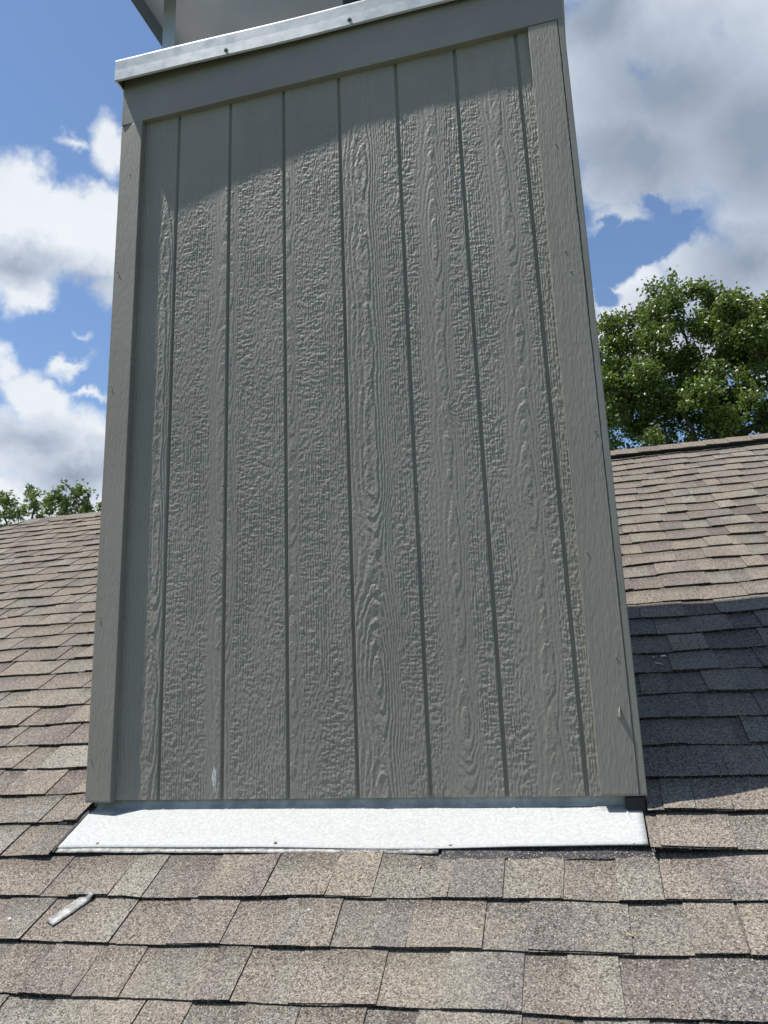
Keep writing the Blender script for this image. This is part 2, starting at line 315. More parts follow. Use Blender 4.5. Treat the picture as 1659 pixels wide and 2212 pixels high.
# shingle field: every course is a strip of lower layer plus raised tabs of its own
PAL = np.array([(.235, .210, .172), (.215, .195, .163), (.20, .197, .168), (.222, .228, .190), (.185, .165, .150), (.150, .130, .122), (.250, .225, .175), (.160, .156, .150), (.255, .262, .222)])
PALW = np.array([.2, .18, .14, .1, .11, .07, .1, .06, .04]); PALW /= PALW.sum()
sv, sq, sc_ = [], [], []; nvt = 0
r2 = np.random.default_rng(23)
def warm(col, x, s):
    t = min(1, max(0, (s - 1.2) / 2.5)); w = np.array([1.05, 1.0, .95]); return col * (1 + (w - 1) * t)
def piece(x0, x1, k, hb, ht, col, col2=None, skew0=0, skew1=0, s_top=None, nx=None, lift=None, sb=0.0, topdark=0.0):
    """one shingle face: bottom edge at course k, height hb above the deck at the butt, ht at the top"""
    global nvt
    n = nx or max(2, int((x1 - x0) / .045)); m = 4
    us = np.linspace(0, 1, n + 1); ts = np.linspace(0, 1, m + 1)
    U, T = np.meshgrid(us, ts)
    X = x0 + (x1 - x0) * U + (skew0 * (1 - U) + skew1 * U) * T
    S = S0 + EXPO * k + TILT * X; S = S + sb
    jag = r2.normal(0, .0007, n + 1); S[0] += jag
    top = EXPO + .012 - sb if s_top is None else s_top
    Sx = S[0][None] + top * T
    H = hb + (ht - hb) * T * (EXPO / top if top > 0 else 1) + buckle(X, Sx)
    if lift is not None: H = H + lift(X, Sx, T)
    # hip cut on the left
    X = np.maximum(X, -4.55 - (RIDGE - Sx) * CP)
    top_v = yz(X, Sx, H).reshape(-1, 3)
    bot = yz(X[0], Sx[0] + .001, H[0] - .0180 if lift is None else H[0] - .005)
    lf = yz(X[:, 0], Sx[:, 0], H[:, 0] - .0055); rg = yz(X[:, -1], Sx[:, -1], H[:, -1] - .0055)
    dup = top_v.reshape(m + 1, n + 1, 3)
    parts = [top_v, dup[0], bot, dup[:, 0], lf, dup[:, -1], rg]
    base = nvt; vs = np.concatenate(parts); sv.append(vs)
    idx = (np.arange((m + 1) * (n + 1)).reshape(m + 1, n + 1)) + base
    q = np.stack([idx[:-1, :-1], idx[:-1, 1:], idx[1:, 1:], idx[1:, :-1]], -1).reshape(-1, 4); sq.append(q)
    o = base + (m + 1) * (n + 1)
    a = np.arange(n) + o; b = a + n + 1; sq.append(np.stack([b, b + 1, a + 1, a], -1))
    o2 = o + 2 * (n + 1)
    a = np.arange(m) + o2; b = a + m + 1; sq.append(np.stack([a, a + 1, b + 1, b], -1))
    o3 = o2 + 2 * (m + 1)
    a = np.arange(m) + o3; b = a + m + 1; sq.append(np.stack([b, b + 1, a + 1, a], -1))
    mono = lambda q: q * .72 + q.mean() * .28 * np.array([1.10, 1.0, .93])
    c1 = warm(np.array(col), 0, S0 + EXPO * k); c2 = warm(np.array(col2 if col2 is not None else col), 0, S0 + EXPO * k)
    W = U[..., None]; W = np.clip((W - .5 + .15 * (T[..., None] - .5)) * 5 + .5, 0, 1)
    c1, c2 = mono(c1), mono(c2)
    cc = c1 * (1 - W) + c2 * W
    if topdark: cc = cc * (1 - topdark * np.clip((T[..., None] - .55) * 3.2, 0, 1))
    cc = cc.reshape(-1, 3)
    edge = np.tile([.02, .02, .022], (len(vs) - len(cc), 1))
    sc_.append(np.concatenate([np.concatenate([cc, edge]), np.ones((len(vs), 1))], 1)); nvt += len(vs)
def pick():
    c = PAL[r2.choice(len(PAL), p=PALW)] * r2.uniform(.92, 1.06); return (c * .92 + np.array([.205, .185, .168]) * .08) * np.array([.955, .905, .915])
FX0, FX1 = -1.497, .084      # sides of the apron flashing
FACE_S = 1.70                # where the chimney face meets the roof
def spans(k):
    """x spans of course k that are not taken by the chimney and its flashing"""
    s = S0 + EXPO * k
    if k == 1: return [(-8.3, FX0 - .004), (FX1 + .004, 6.0)]
    if 2 <= k <= 10: return [(-8.3, -1.44 if k > 2 else FX0 - .002), (.05 if k > 2 else FX1 + .012, 6.0)]
    return [(-8.3, 6.0)]
K0, K1 = -14, int((RIDGE - S0) / EXPO)
row0 = [-1.62, -1.427, -1.346, -1.231, -1.138, -.985, -.821, -.66, -.547, -.408, -.369, -.243, -.111, .005, .101, .235, .36]
for k in range(K0, K1 + 1):
    for (a, b) in spans(k):
        s = S0 + EXPO * k; xm = max(a, -4.55 - (RIDGE - s) * CP - .05) if a < -4 else a
        near = k in (1, 2) and (a > -1 or b < 0)
        def lf(X, S, T, right=(a > -1), kk=k):
            # shingles lifted where they lap the flashing
            if kk == 1 and right: return .017 * np.exp(-((X - FX1) / .17) ** 2) * (1 - T) ** 1.0 + .004 * (1 - T)
            if kk == 2 and right: return .010 * np.exp(-((X - FX1 - .05) / .2) ** 2) * (1 - T)
            if kk in (1, 2): return .012 * np.exp(-((X - FX0) / .10) ** 2) * (1 - T * .4)
            return 0 * X
        # lower layer
        x = xm
        while x < b - 1e-4:
            w = r2.uniform(.09, .2); x1 = min(b, x + w)
            if b - x1 < .04: x1 = b
            c = pick() * .93
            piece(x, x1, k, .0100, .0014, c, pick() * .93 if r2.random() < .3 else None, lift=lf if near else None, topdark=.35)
            x = x1
        # raised tabs
        cuts = []
        if k == 0:
            cuts = [(row0[i], row0[i + 1]) for i in range(len(row0) - 1) if i not in (1, 4, 8, 12)]
            x = xm
            while x < row0[0] - .1:
                w = r2.uniform(.1, .2); 
                if x + w > row0[0] - .05: break
                cuts.append((x, x + w)); x += w + r2.choice([0, .1, .14], p=[.4, .3, .3])
            x = row0[-1] + .1
        else: x = xm + r2.uniform(-.02, .1)
        while x < b - .02:
            w = r2.choice([.08, .11, .13, .16, .20]) * r2.uniform(.9, 1.1); x1 = min(b, x + w)
            if x1 - x > .03: cuts.append((x, x1))
            x = x1 + r2.choice([.0, .09, .12, .16], p=[.35, .25, .25, .15]) * r2.uniform(.9, 1.1)
        for (x0, x1) in cuts:
            c = pick(); c2 = pick() if r2.random() < .7 else None
            sk = r2.uniform(-.006, .006)
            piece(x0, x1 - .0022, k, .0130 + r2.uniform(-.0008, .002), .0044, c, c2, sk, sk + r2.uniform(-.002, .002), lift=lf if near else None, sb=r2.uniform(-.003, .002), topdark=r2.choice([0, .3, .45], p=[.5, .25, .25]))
SV = np.concatenate(sv)
sh = fast_mesh('shingle_field', SV, np.concatenate(sq), M_shingle, smooth=False, colors=np.concatenate(sc_)); under(sh, house)

# ridge cap strips, thick vent under the right-hand part
def ridge_strip(name, x0, x1, h, w, m, step=.145, col=True):
    V, F, C = [], [], []
    x = x0
    while x < x1:
        xa, xb = x, min(x + step * 1.12, x1 + .02); c = pick() * np.array([1.02, 1, .97]) * .95
        hh = h + r2.uniform(-.0015, .0015); b = len(V)
        for (X, dh) in ((xa, .004), (xb, -.001)):
            V += [tuple(rp(X, RIDGE + .02 - w + r2.uniform(-.004, .004) + TILT * 0, hh + dh)), (X, ry, rz + (hh + dh) / CP * .92 + .004), (X, 2 * ry - rp(X, RIDGE + .02 - w, hh)[1], rp(X, RIDGE + .02 - w, hh + dh)[2])]
        for (X, dh) in ((xa, .004), (xb, -.001)):
            V += [tuple(rp(X, RIDGE + .02 - w, hh + dh - .006)), (X, ry, rz + (hh + dh) / CP * .92 - .003), (X, 2 * ry - rp(X, RIDGE + .02 - w, hh)[1], rp(X, RIDGE + .02 - w, hh + dh - .006)[2])]
        F += [(b, b + 3, b + 4, b + 1), (b + 1, b + 4, b + 5, b + 2), (b + 6, b, b + 1, b + 7), (b + 7, b + 1, b + 2, b + 8), (b + 6, b + 9, b + 3, b), (b + 7, b + 10, b + 9, b + 6)]
        C += [(*c, 1)] * 6 + [(.02, .02, .02, 1)] * 6
        x += step
    return mesh_obj(name, V, F, m, colors=C)
under(ridge_strip('ridge_cap', -4.5, .0, .012, .15, M_shingle), house)
under(ridge_strip('ridge_cap', .0, 6.0, .040, .13, M_shingle), house)
V, F = [], []
V = [tuple(rp(.0, RIDGE - .085, -.005)), tuple(rp(6., RIDGE - .085, -.005)), tuple(rp(6., RIDGE - .085, .036)), tuple(rp(0, RIDGE - .085, .036)), (0, ry, rz + .036), (6, ry, rz + .036), (0, ry + .08, rz - .045), (6, ry + .08, rz - .045)]
under(mesh_obj('ridge_vent', V, [(0, 1, 2, 3), (3, 2, 5, 4), (4, 5, 7, 6), (0, 3, 4, 6), (1, 7, 5, 2)], M_black), house)
# ---------------------------------------------------------------- chimney
CH = empty('chimney', (-.7, 2.15, -.3))
tag(CH, 'tall grey painted wood clad chimney chase with vertical grooved siding and a metal top', 'chimney')
YF, YS = 2.131, 2.152        # trim face, siding face
ZB, ZF = -.243, 2.118        # bottom of the boards, underside of the frieze board
XA, XB = -1.500, .103
YBK = 2.955
def relief(name, xs, zs, H, yf, yb, m, shear=None):
    """a board whose front face carries the height field H (metres, towards the camera)"""
    nz, nx = H.shape
    X, Z = np.meshgrid(xs, zs)
    V = np.stack([X, yf - H, Z], -1).reshape(-1, 3)
    idx = np.arange(nx * nz).reshape(nz, nx)
    Q = [np.stack([idx[:-1, :-1], idx[:-1, 1:], idx[1:, 1:], idx[1:, :-1]], -1).reshape(-1, 4)]
    ring = np.concatenate([idx[0, :], idx[1:, -1], idx[-1, -2::-1], idx[-2:0:-1, 0]])
    B = V[ring].copy(); B2 = V[ring].copy(); B2[:, 1] = yb
    o = len(V); n = len(ring); V = np.concatenate([V, B, B2])
    a = np.arange(n); b = (a + 1) % n
    Q.append(np.stack([o + a, o + n + a, o + n + b, o + b], -1))
    if shear: V = shear(V)
    return fast_mesh(name, V, np.concatenate(Q), m, smooth=True)

# ---- siding panel: planks, grooves and an embossed cedar grain, all in one sheet
du, dv = .0017, .0018
x0, x1 = -1.412, .0; z0, z1 = ZB, 2.16
GR = [-1.2655 + .2034 * j for j in range(7)]; GW = .0055
xs = list(np.arange(x0, x1, du))
xs = [x for x in xs if all(abs(x - (gx + sg * GW)) > .0012 for gx in GR for sg in (-1, 1))]
for gx in GR: xs += [gx - GW - .0004, gx - GW + .0004, gx + GW - .0004, gx + GW + .0004]
xs = np.array(sorted(xs)); zs = np.arange(z0, z1, dv)
nu, nv = len(xs), len(zs); U = (xs - x0)[None, :]; Vv = (zs - z0)[:, None]
WU, WV = x1 - x0, z1 - z0
H = np.zeros((nv, nu))
#        centre (fraction of plank), spread of the flat grain, knots (x, z, r), strength
PL = [(.80, .050, [], 1.25), (.93, .030, [(-1.094, .397, .020)], .9), (.02, .022, [(-1.10, 1.50, .02)], .9), (.07, .022, [], .9),
      (.35, .060, [(-.505, .52, .030)], 1.2), (.52, .034, [(-.321, .851, .020)], 1.05), (.62, .034, [(-.157, 1.172, .020)], 1.05), (1.15, .03, [], 1.0)]
edges = [GR[0] - .2034] + GR + [GR[-1] + .2034]
A1 = vn(nv, nu, WV / .45, 1, 5, 3); 
jag = vn(nv, nu, WV / .010, WU / .006, 31, 2) ; jagv = vn(nv, nu, WV / .035, WU / .012, 32, 2)
fib = vn(nv, nu, WV / .010, WU / .0027, 33, 1); fib2 = vn(nv, nu, WV / .08, WU / .0052, 34, 1)
chat = vn(nv, nu, WV / .0056, WU / .014, 35, 1) + .45 * vn(nv, nu, WV / .0040, WU / .0045, 39, 1); chat_m = vn(nv, nu, WV / .16, WU / .035, 36, 2); chat2 = vn(nv, nu, WV / .0044, WU / .0046, 37, 1)
chat = np.tanh(chat * 2.4); chat2 = np.tanh(chat2 * 1.8); fib = np.tanh(fib * 2.2)
big = vn(nv, nu, WV / .12, WU / .08, 38, 2)
for j in range(8):
    lo, hi = edges[j], edges[j + 1]
    sel = np.where((xs >= lo) & (xs < hi))[0]
    if not len(sel): continue
    i0, i1 = sel[0], sel[-1] + 1
    frac, spread, knots, stg = PL[j]
    x = xs[i0:i1][None, :]; z = zs[:, None]
    w1 = vn(nv, 2, WV / .42, 1, 100 + j, 3)[:, :1]; w2 = vn(nv, 2, WV / .33, 1, 200 + j, 2)[:, :1]
    c = lo + frac * .2034 + .010 * w1
    b = .015 + .022 * (w2 + .55)
    dx = x - c
    dx = dx * (1 + .25 * np.tanh(dx * 20))
    rho = np.sqrt(dx ** 2 + (b * 1.3) ** 2) * (112 if j in (0, 4) else 150)
    for (kx, kz, kr) in knots:
        rr = np.sqrt(((x - kx) / 1.0) ** 2 + ((z - kz) / 1.9) ** 2) / kr
        rho = rho + (2.2 + .8 * jagv[:, i0:i1]) * np.exp(-rr ** 2 * .55)* 1.6
    rho = rho + .20 * jag[:, i0:i1] + .35 * jagv[:, i0:i1] + .14 * big[:, i0:i1]
    fr = rho - np.floor(rho)
    saw = np.where(fr < .72, fr / .72, (1 - fr) / .28)
    dist = np.abs(dx) / (spread * 1.55)
    ring = np.clip(1.25 - dist, 0, 1)
    rough = np.clip((np.abs(dx) - spread * .95) / (spread * .7), 0, 1)
    cm = np.clip(chat_m[:, i0:i1] * 1.6 + .45, 0, 1)
    Hh = stg * (.0016 if j in (0, 4) else .0009) * saw * ring * (1 + .4 * np.clip(1 - np.abs(dx) / .03, 0, 1))
    lines = np.clip(np.sin((x - c) * 2 * math.pi / .0078 + 1.1 * fib2[:, i0:i1] * 2 + w1 * 3), -1, 1)
    lm = np.clip(.5 + big[:, i0:i1] * 1.4, 0, 1)
    Hh = Hh + rough * (.00052 * fib[:, i0:i1] + .00052 * np.tanh(lines * 2) * lm + (.25 + cm) * (.00044 * chat[:, i0:i1] + .00020 * chat2[:, i0:i1]))
    Hh = Hh + (1 - rough) * (.00012 * fib[:, i0:i1] + .00014 * chat2[:, i0:i1] * ring * (saw > .6))
    # ledges across the smooth heart of the plank
    q = z / .105 + 1.6 * w1 + 1.2 * w2 + .06 * jag[:, i0:i1] + .35 * (dx / .014) ** 2
    lf_ = q - np.floor(q)
    Hh = Hh + (.0005 if j in (0, 4) else .0010) * stg * np.clip(lf_ / .9, 0, 1) * (lf_ < .93) * np.clip(1.5 - np.abs(dx) / .012, 0, 1)
    for (kx, kz, kr) in knots:
        rr = np.sqrt(((x - kx) / 1.0) ** 2 + ((z - kz) / 1.25) ** 2) / kr
        Hh = Hh + np.exp(-rr ** 4) * (.0006 * np.sin(rr * 11 + 7 * jagv[:, i0:i1]) + .0010 * jag[:, i0:i1] * .8)
    H[:, i0:i1] = Hh
H += .0011 * vn(nv, nu, WV / .6, WU / .5, 77, 1)
for gx in GR:
    H = np.where(np.abs(xs - gx)[None, :] <= GW, -.0095, H)
side = relief('siding_panel', xs, zs, H, YS, YS + .0135, M_side); under(side, CH)

# ---- trim boards with their own finer grain
def board(name, xa, xb, za, zb, yf, yb, amp, seed, m, twist=0.0, lean=0.0):
    xs = np.arange(xa + .0005, xb, .0014); xs[-1] = xb - .0005; xs = np.concatenate([[xa, xa + .0012], xs[1:-1], [xb - .0012, xb]])
    zs = np.arange(za, zb, .0035); zs = np.concatenate([zs[:-1], [zb - .0015, zb]])
    n1, n2 = len(zs), len(xs); w, h = xb - xa, zb - za
    H = amp * (vn(n1, n2, h / .014, w / .0020, seed, 1) + .6 * vn(n1, n2, h / .05, w / .005, seed + 1, 1)) + .0004 * vn(n1, n2, h / .5, w / .08, seed + 2, 1)
    H[:, 0] = H[:, 0] - .0012; H[:, -1] -= .0012; H[0] -= .0010; H[-1] -= .0010
    def shear(V):
        V = V.copy(); V[:, 1] += (V[:, 0] - (xa + xb) / 2) * twist; V[:, 0] += (V[:, 2] - za) * lean; return V
    o = relief(name, xs, zs, H, yf, yb, m, shear); return under(o, CH)
tag(board('corner_board', XA, -1.409, ZB - .004, ZF, YF, YS + .006, .00026, 301, M_trim, twist=-.10, lean=.0022), 'left corner board with a shadow beside it')
tag(board('corner_board', -.0125, .0805, ZB + .002, ZF - .002, YF, YS + .006, .00030, 401, M_trim, lean=.0040), 'right corner board with a splinter low down')
tag(board('side_corner_board', .0815, XB - .0035, ZB + .002, 2.135, YF + .0015, YF + .082, .00006, 501, M_frieze, lean=.0045), 'narrow edge strip of the right side trim')
V, F = box(XA + .008, XA + .030, YF + .024, YF + .095, ZB, 2.12); under(mesh_obj('side_corner_board', V, F, M_frieze), CH)
# frieze board, smooth
V, F = box(-1.4925, .112, YF - .0005, YS + .016, ZF + .001, 2.345)
fr_ = under(bevel(mesh_obj('frieze_board', V, F, M_frieze), .002), CH)
# carcass walls behind the cladding
V, F = box(XA + .012, XB - .012, YS + .017, YBK - .01, -.9, 2.34); under(mesh_obj('side_wall', V, F, M_wall), CH)
for (xa, xb) in ((XA + .001, XA + .011),):
    V, F = box(xa, xb, YF + .097, YBK, -.30, 2.33)
    o = under(mesh_obj('side_siding', V, F, M_side), CH)
V, F = box(XB - .011, XB - .001, YF + .084, YBK, -.30, 2.33); under(mesh_obj('side_siding', V, F, M_side), CH)
# nails driven into the boards
def nail(x, z, y, r=.0024, name='nail_head', m=None, par=None):
    V, F = [], []; n = 12
    for (yy, rr) in ((y + .002, r), (y - .0006, r), (y - .0010, r * .7)):
        for i in range(n): a = 2 * math.pi * i / n; V.append((x + rr * math.cos(a), yy, z + rr * math.sin(a)))
    for k in range(2):
        for i in range(n): j = (i + 1) % n; F.append((k * n + i, k * n + j, (k + 1) * n + j, (k + 1) * n + i))
    F.append(tuple(range(2 * n, 3 * n)))
    return mesh_obj(name, V, F, m or M_trim)
for (x, z) in ((-1.447, 1.90), (-1.477, 1.51), (-1.482, 1.08), (-1.43, .62), (-1.48, .30), (-1.432, .02), (-1.49, -.11), (.045, 1.66), (.040, 1.29), (.05, 1.22), (.07, .72), (.015, .38), (.055, -.048), (.06, .10)):
    under(nail(x, z, YF - .001), CH)
for (x, z) in ((-1.27 + .2034 * 1 + .02, 1.75), (-.98, .95), (-.45, .62), (-.245, .86), (-.16, 1.85), (-.9, .2)):
    under(nail(x, z, YS - .0008), CH)
for (x, z) in ((-1.15, 2.165), (-.60, 2.20), (-.04, 2.26), (-.03, 2.225), (-.35, 2.24)):
    under(nail(x, z, YF - .0005), CH)
# the torn splinter beside the low nail of the right board
V, F = [], []
for i, (x, z) in enumerate([(.050, -.036), (.056, -.022), (.060, -.038), (.055, -.060), (.049, -.052)]):
    V.append((x, YF + .0005, z)); V.append((x * .6 + .055 * .4, YF - .006 - .002 * (i % 2), z * .6 - .042 * .4))
F = [(2 * i, (2 * i + 2) % 10, (2 * i + 3) % 10, 2 * i + 1) for i in range(5)] + [(1, 3, 5, 7, 9)]
under(mesh_obj('splinter', V, F, M_trim), CH)
# a smear of white paint low on the second plank
M_white = mat('white_paint', (.62, .64, .63), .5)
def blob(name, pts, f, t, m, seed=0):
    """thin raised blob from an outline; f maps (u,v,h) to a point"""
    V = [f(u, v, 0) for u, v in pts] + [f(sum(p[0] for p in pts) / len(pts) + (u - sum(p[0] for p in pts) / len(pts)) * .7, sum(p[1] for p in pts) / len(pts) + (v - sum(p[1] for p in pts) / len(pts)) * .7, t) for u, v in pts]
    n = len(pts); F = [(i, (i + 1) % n, n + (i + 1) % n, n + i) for i in range(n)] + [tuple(range(n, 2 * n))]
    return mesh_obj(name, V, F, m)
fy = lambda u, v, h: (u, YS - .0006 - h, v)
M_smear = mat('thin_white_smear', (.42, .44, .43), .5); g = G(M_smear); g.col(g.mix(g.mr(g.noise(1, 4, .7, g.coord((300, 300, 60))), .45, .55, 0, 1), (.26, .27, .26, 1), (.60, .62, .61, 1)))
rr_ = random.Random(5)
pts = []
for i in range(22):
    a = 2 * math.pi * i / 22; pts.append((-1.086 + .009 * math.cos(a) * rr_.uniform(.6, 1.2), -.185 + .042 * math.sin(a) * rr_.uniform(.8, 1.1)))
tag(under(blob('paint_smear', pts, fy, .0007, M_smear), CH), 'white paint smear near the bottom of the siding')

# ---- chase cover: sheet with a turned down lip, bulging further out on the left
ZT, ZL_ = 2.372, 2.284
def lip_y(x): t = (x + 1.497) / 1.62; return 2.087 + .062 * t - .038 * t * t + .0008 * math.sin(x * 7)
n = 40; V = []; F = []
cx = [-1.502 + (1.624) * i / n for i in range(n + 1)]
th = .0012
prof = [(lambda x: (YBK + .035, ZT + .006)), (lambda x: (2.5, ZT + .006)), (lambda x: (lip_y(x) + .004, ZT + .003)), (lambda x: (lip_y(x) + .0004, ZT + .001)), (lambda x: (lip_y(x) - .0002, ZT - .004)), (lambda x: (lip_y(x), (ZT + ZL_) / 2)), (lambda x: (lip_y(x) - .001, ZL_ + .0)), (lambda x: (lip_y(x) + .005, ZL_ - .003)), (lambda x: (lip_y(x) + .007, ZL_ + .002))]
for p in prof:
    for x in cx: y, z = p(x); V.append((x, y, z + .0012 * math.sin(x * 9)))
w = n + 1
for k in range(len(prof) - 1):
    for i in range(n): F.append((k * w + i, k * w + i + 1, (k + 1) * w + i + 1, (k + 1) * w + i))
cov = mesh_obj('chase_cover', V, F, M_cover, smooth=False)
sd = cov.modifiers.new('thick', 'SOLIDIFY'); sd.thickness = .0012; sd.offset = 0
under(cov, CH)
tag(cov, 'bright galvanised top cover with turned down lip')
def lip_side(x, sgn):
    V = []; F = []; ys = [lip_y(-1.5 if sgn < 0 else .12) + .001, 2.3, 2.6, YBK + .034]
    for y in ys: V += [(x, y, ZT + .004), (x, y, ZL_), (x - sgn * .010, y, ZL_ - .006)]
    for i in range(3): a = 3 * i; F += [(a, a + 3, a + 4, a + 1), (a + 1, a + 4, a + 5, a + 2)]
    o = mesh_obj('cover_lip', V, F, M_cover); s = o.modifiers.new('t', 'SOLIDIFY'); s.thickness = .0012; o.parent = cov; o.matrix_parent_inverse = cov.matrix_world.inverted() @ Matrix.Identity(4); return o
V_ = []
for (x, s_) in ((-1.5025, -1), (.1225, 1)):
    o = lip_side(x, s_); o.parent = cov; o.matrix_parent_inverse = Matrix.Identity(4)
V, F = [], []
V = [(-1.5, YBK + .035, ZT + .006), (.122, YBK + .035, ZT + .006), (.122, YBK + .036, ZL_), (-1.5, YBK + .036, ZL_)]
o = mesh_obj('cover_lip', V, [(0, 1, 2, 3)], M_cover); o.parent = cov; s = o.modifiers.new('t', 'SOLIDIFY'); s.thickness = .0012
for x in (-1.058, -.597, -.12):
    z = 2.268 + .046 if x < -1 else 2.318
    V, F = [], []; nn = 6; y = lip_y(x); z = {-1.058: 2.302, -.597: 2.305, -.12: 2.308}[x]
    for (yy, r) in ((y + .001, .0085), (y - .0015, .0085), (y - .0016, .0058), (y - .006, .0055), (y - .007, .004)):
        for i in range(12): a = 2 * math.pi * i / 12; V.append((x + r * math.cos(a), yy, z + r * math.sin(a)))
    for k in range(4):
        for i in range(12): j = (i + 1) % 12; F.append((k * 12 + i, k * 12 + j, (k + 1) * 12 + j, (k + 1) * 12 + i))
    F.append(tuple(range(48, 60)))
    o = mesh_obj('screw', V, F, M_screw); o.parent = cov

# ---- shroud standing on the cover
SH = empty('chimney_shroud', (-.75, 2.45, ZT + .006))
tag(SH, 'square metal shroud with corner posts and a flat lid standing on top of the chimney', 'chimney shroud')
SX0, SX1, SY0, SY1, SZ = -1.545, .145, 2.165, 2.87, 2.90
def post(cx, cy, sx, sy):
    w, t = .056, .0025; V, F = box(min(cx, cx + sx * w), max(cx, cx + sx * w), min(cy, cy + sy * t), max(cy, cy + sy * t), ZT + .008, SZ - .001)
    box(min(cx, cx + sx * t), max(cx, cx + sx * t), min(cy + sy * t, cy + sy * w), max(cy + sy * t, cy + sy * w), ZT + .008, SZ - .001, V, F)
    return under(bevel(mesh_obj('post', V, F, M_cover), .0006, 1), SH)
post(-1.442, 2.30, 1, 1); post(.045, 2.30, -1, 1); post(-1.442, SY1 - .03, 1, -1); post(.045, SY1 - .03, -1, -1)
V, F = box(SX0, SX1, SY0, SY1, SZ, SZ + .0015)
lid = under(mesh_obj('lid', V, F, M_shroud), SH)
V, F = [], []
hz = .094
box(SX0, SX0 + .0015, SY0, SY1, SZ - hz, SZ - .0002, V, F); box(SX1 - .0015, SX1, SY0, SY1, SZ - hz, SZ - .0002, V, F)
box(SX0 + .0017, SX1 - .0017, SY0, SY0 + .0015, SZ - hz, SZ - .0002, V, F); box(SX0 + .0017, SX1 - .0017, SY1 - .0015, SY1, SZ - hz, SZ - .0002, V, F)
M_rim = mat('dull_rim_metal', (.22, .25, .28), .45, .4)
under(mesh_obj('lid_rim', V, F, M_rim), SH)
# flue pipe with its cone collar
FL = empty('flue_pipe', (-.60, 2.47, ZT + .006))
tag(FL, 'black metal flue pipe with a cone collar under the shroud lid', 'flue pipe')
def lathe(prof, cx, cy, n=40):
    V, F = [], []
    for (r, z) in prof:
        for i in range(n): a = 2 * math.pi * i / n; V.append((cx + r * math.cos(a), cy + r * math.sin(a), z))
    for k in range(len(prof) - 1):
        for i in range(n): j = (i + 1) % n; F.append((k * n + i, k * n + j, (k + 1) * n + j, (k + 1) * n + i))
    return V, F
V, F = lathe([(.23, ZT + .008), (.225, ZT + .05), (.205, ZT + .11), (.165, ZT + .17), (.128, ZT + .20)], -.60, 2.47)
under(mesh_obj('cone_collar', V, F, M_black, smooth=True), FL)
V, F = lathe([(.12, ZT + .008), (.12, SZ - .06), (.0, SZ - .06)], -.60, 2.47); under(mesh_obj('pipe', V, F, M_black, smooth=True), FL)

# ---------------------------------------------------------------- flashing
FS = empty('apron_flashing', tuple(rp(-.7, 1.62, .01)))
tag(FS, 'bright white metal apron flashing lying on the shingles along the foot of the chimney', 'flashing')
nx, ns = 90, 14; V = []; F = []
def s_front(x): return 1.568 + .014 * (x + 1.5) / 1.58 + .0015 * math.sin(x * 4.2) + .0008 * math.sin(x * 13)
def s_back(x): return 1.722 + .012 * (x + 1.5) / 1.58
def lift_(x, t):
    a = .0035 * math.exp(-((x + .0) / .25) ** 2) + .005 * max(0, min(1, (x + .42) / .2)); return .0092 + a * (1 - t) + .0010 * math.sin(x * 6 + 1) * (1 - t)
for j in range(ns + 1):
    t = j / ns
    for i in range(nx + 1):
        x = -1.497 + 1.581 * i / nx
        xe = x
        if i == 0: xe = x + .002 * math.sin(t * 9)
        V.append(tuple(rp(xe, s_front(x) * (1 - t) + s_back(x) * t, lift_(x, t) + .001 * math.sin(x * 3 + t * 5))))
w = nx + 1
for j in range(ns):
    for i in range(nx): F.append((j * w + i, j * w + i + 1, (j + 1) * w + i + 1, (j + 1) * w + i))
# hem: small downturned front edge
b = len(V)
for i in range(nx + 1):
    x = -1.497 + 1.581 * i / nx; V.append(tuple(rp(x, s_front(x) - .0016, lift_(x, 0) - .0022)))
for i in range(nx): F.append((b + i, b + i + 1, i + 1, i))
ap = mesh_obj('apron', V, F, M_apron, smooth=True); s = ap.modifiers.new('t', 'SOLIDIFY'); s.thickness = .0011; s.offset = 1; under(ap, FS)
# raised rib near the right end
V, F = [], []
for i in range(13):
    t = i / 12; sx = .052 + .006 * math.sin(t * 5); s_ = s_front(.05) * (1 - t) + s_back(.05) * t
    V += [tuple(rp(sx - .004, s_, lift_(.05, t) + .0005)), tuple(rp(sx, s_, lift_(.05, t) + .0032)), tuple(rp(sx + .004, s_, lift_(.05, t) + .0005))]
    if i: a = 3 * i; F += [(a - 3, a - 2, a + 1, a), (a - 2, a - 1, a + 2, a + 1)]
under(mesh_obj('crimp', V, F, M_apron, smooth=True), FS)
# upstand tucked behind the siding
V, F = [], []
for i in range(61):
    x = -1.474 + 1.555 * i / 60
    q = rp(x, s_back(x) - .002, lift_(x, 1) + .001); yy = YS + .0145
    V += [(x, q[1] - .001, q[2]), (x, q[1] + .004, q[2] + .004), (x, yy - .002, q[2] + .018 + .001 * math.sin(x * 8)), (x, yy - .002, -.215)]
    if i: a = 4 * i; F += [(a - 4 + k, a + k, a + k + 1, a - 3 + k) for k in range(3)]
up = mesh_obj('upstand', V, F, M_upstand, smooth=True); s = up.modifiers.new('t', 'SOLIDIFY'); s.thickness = .001; under(up, FS)
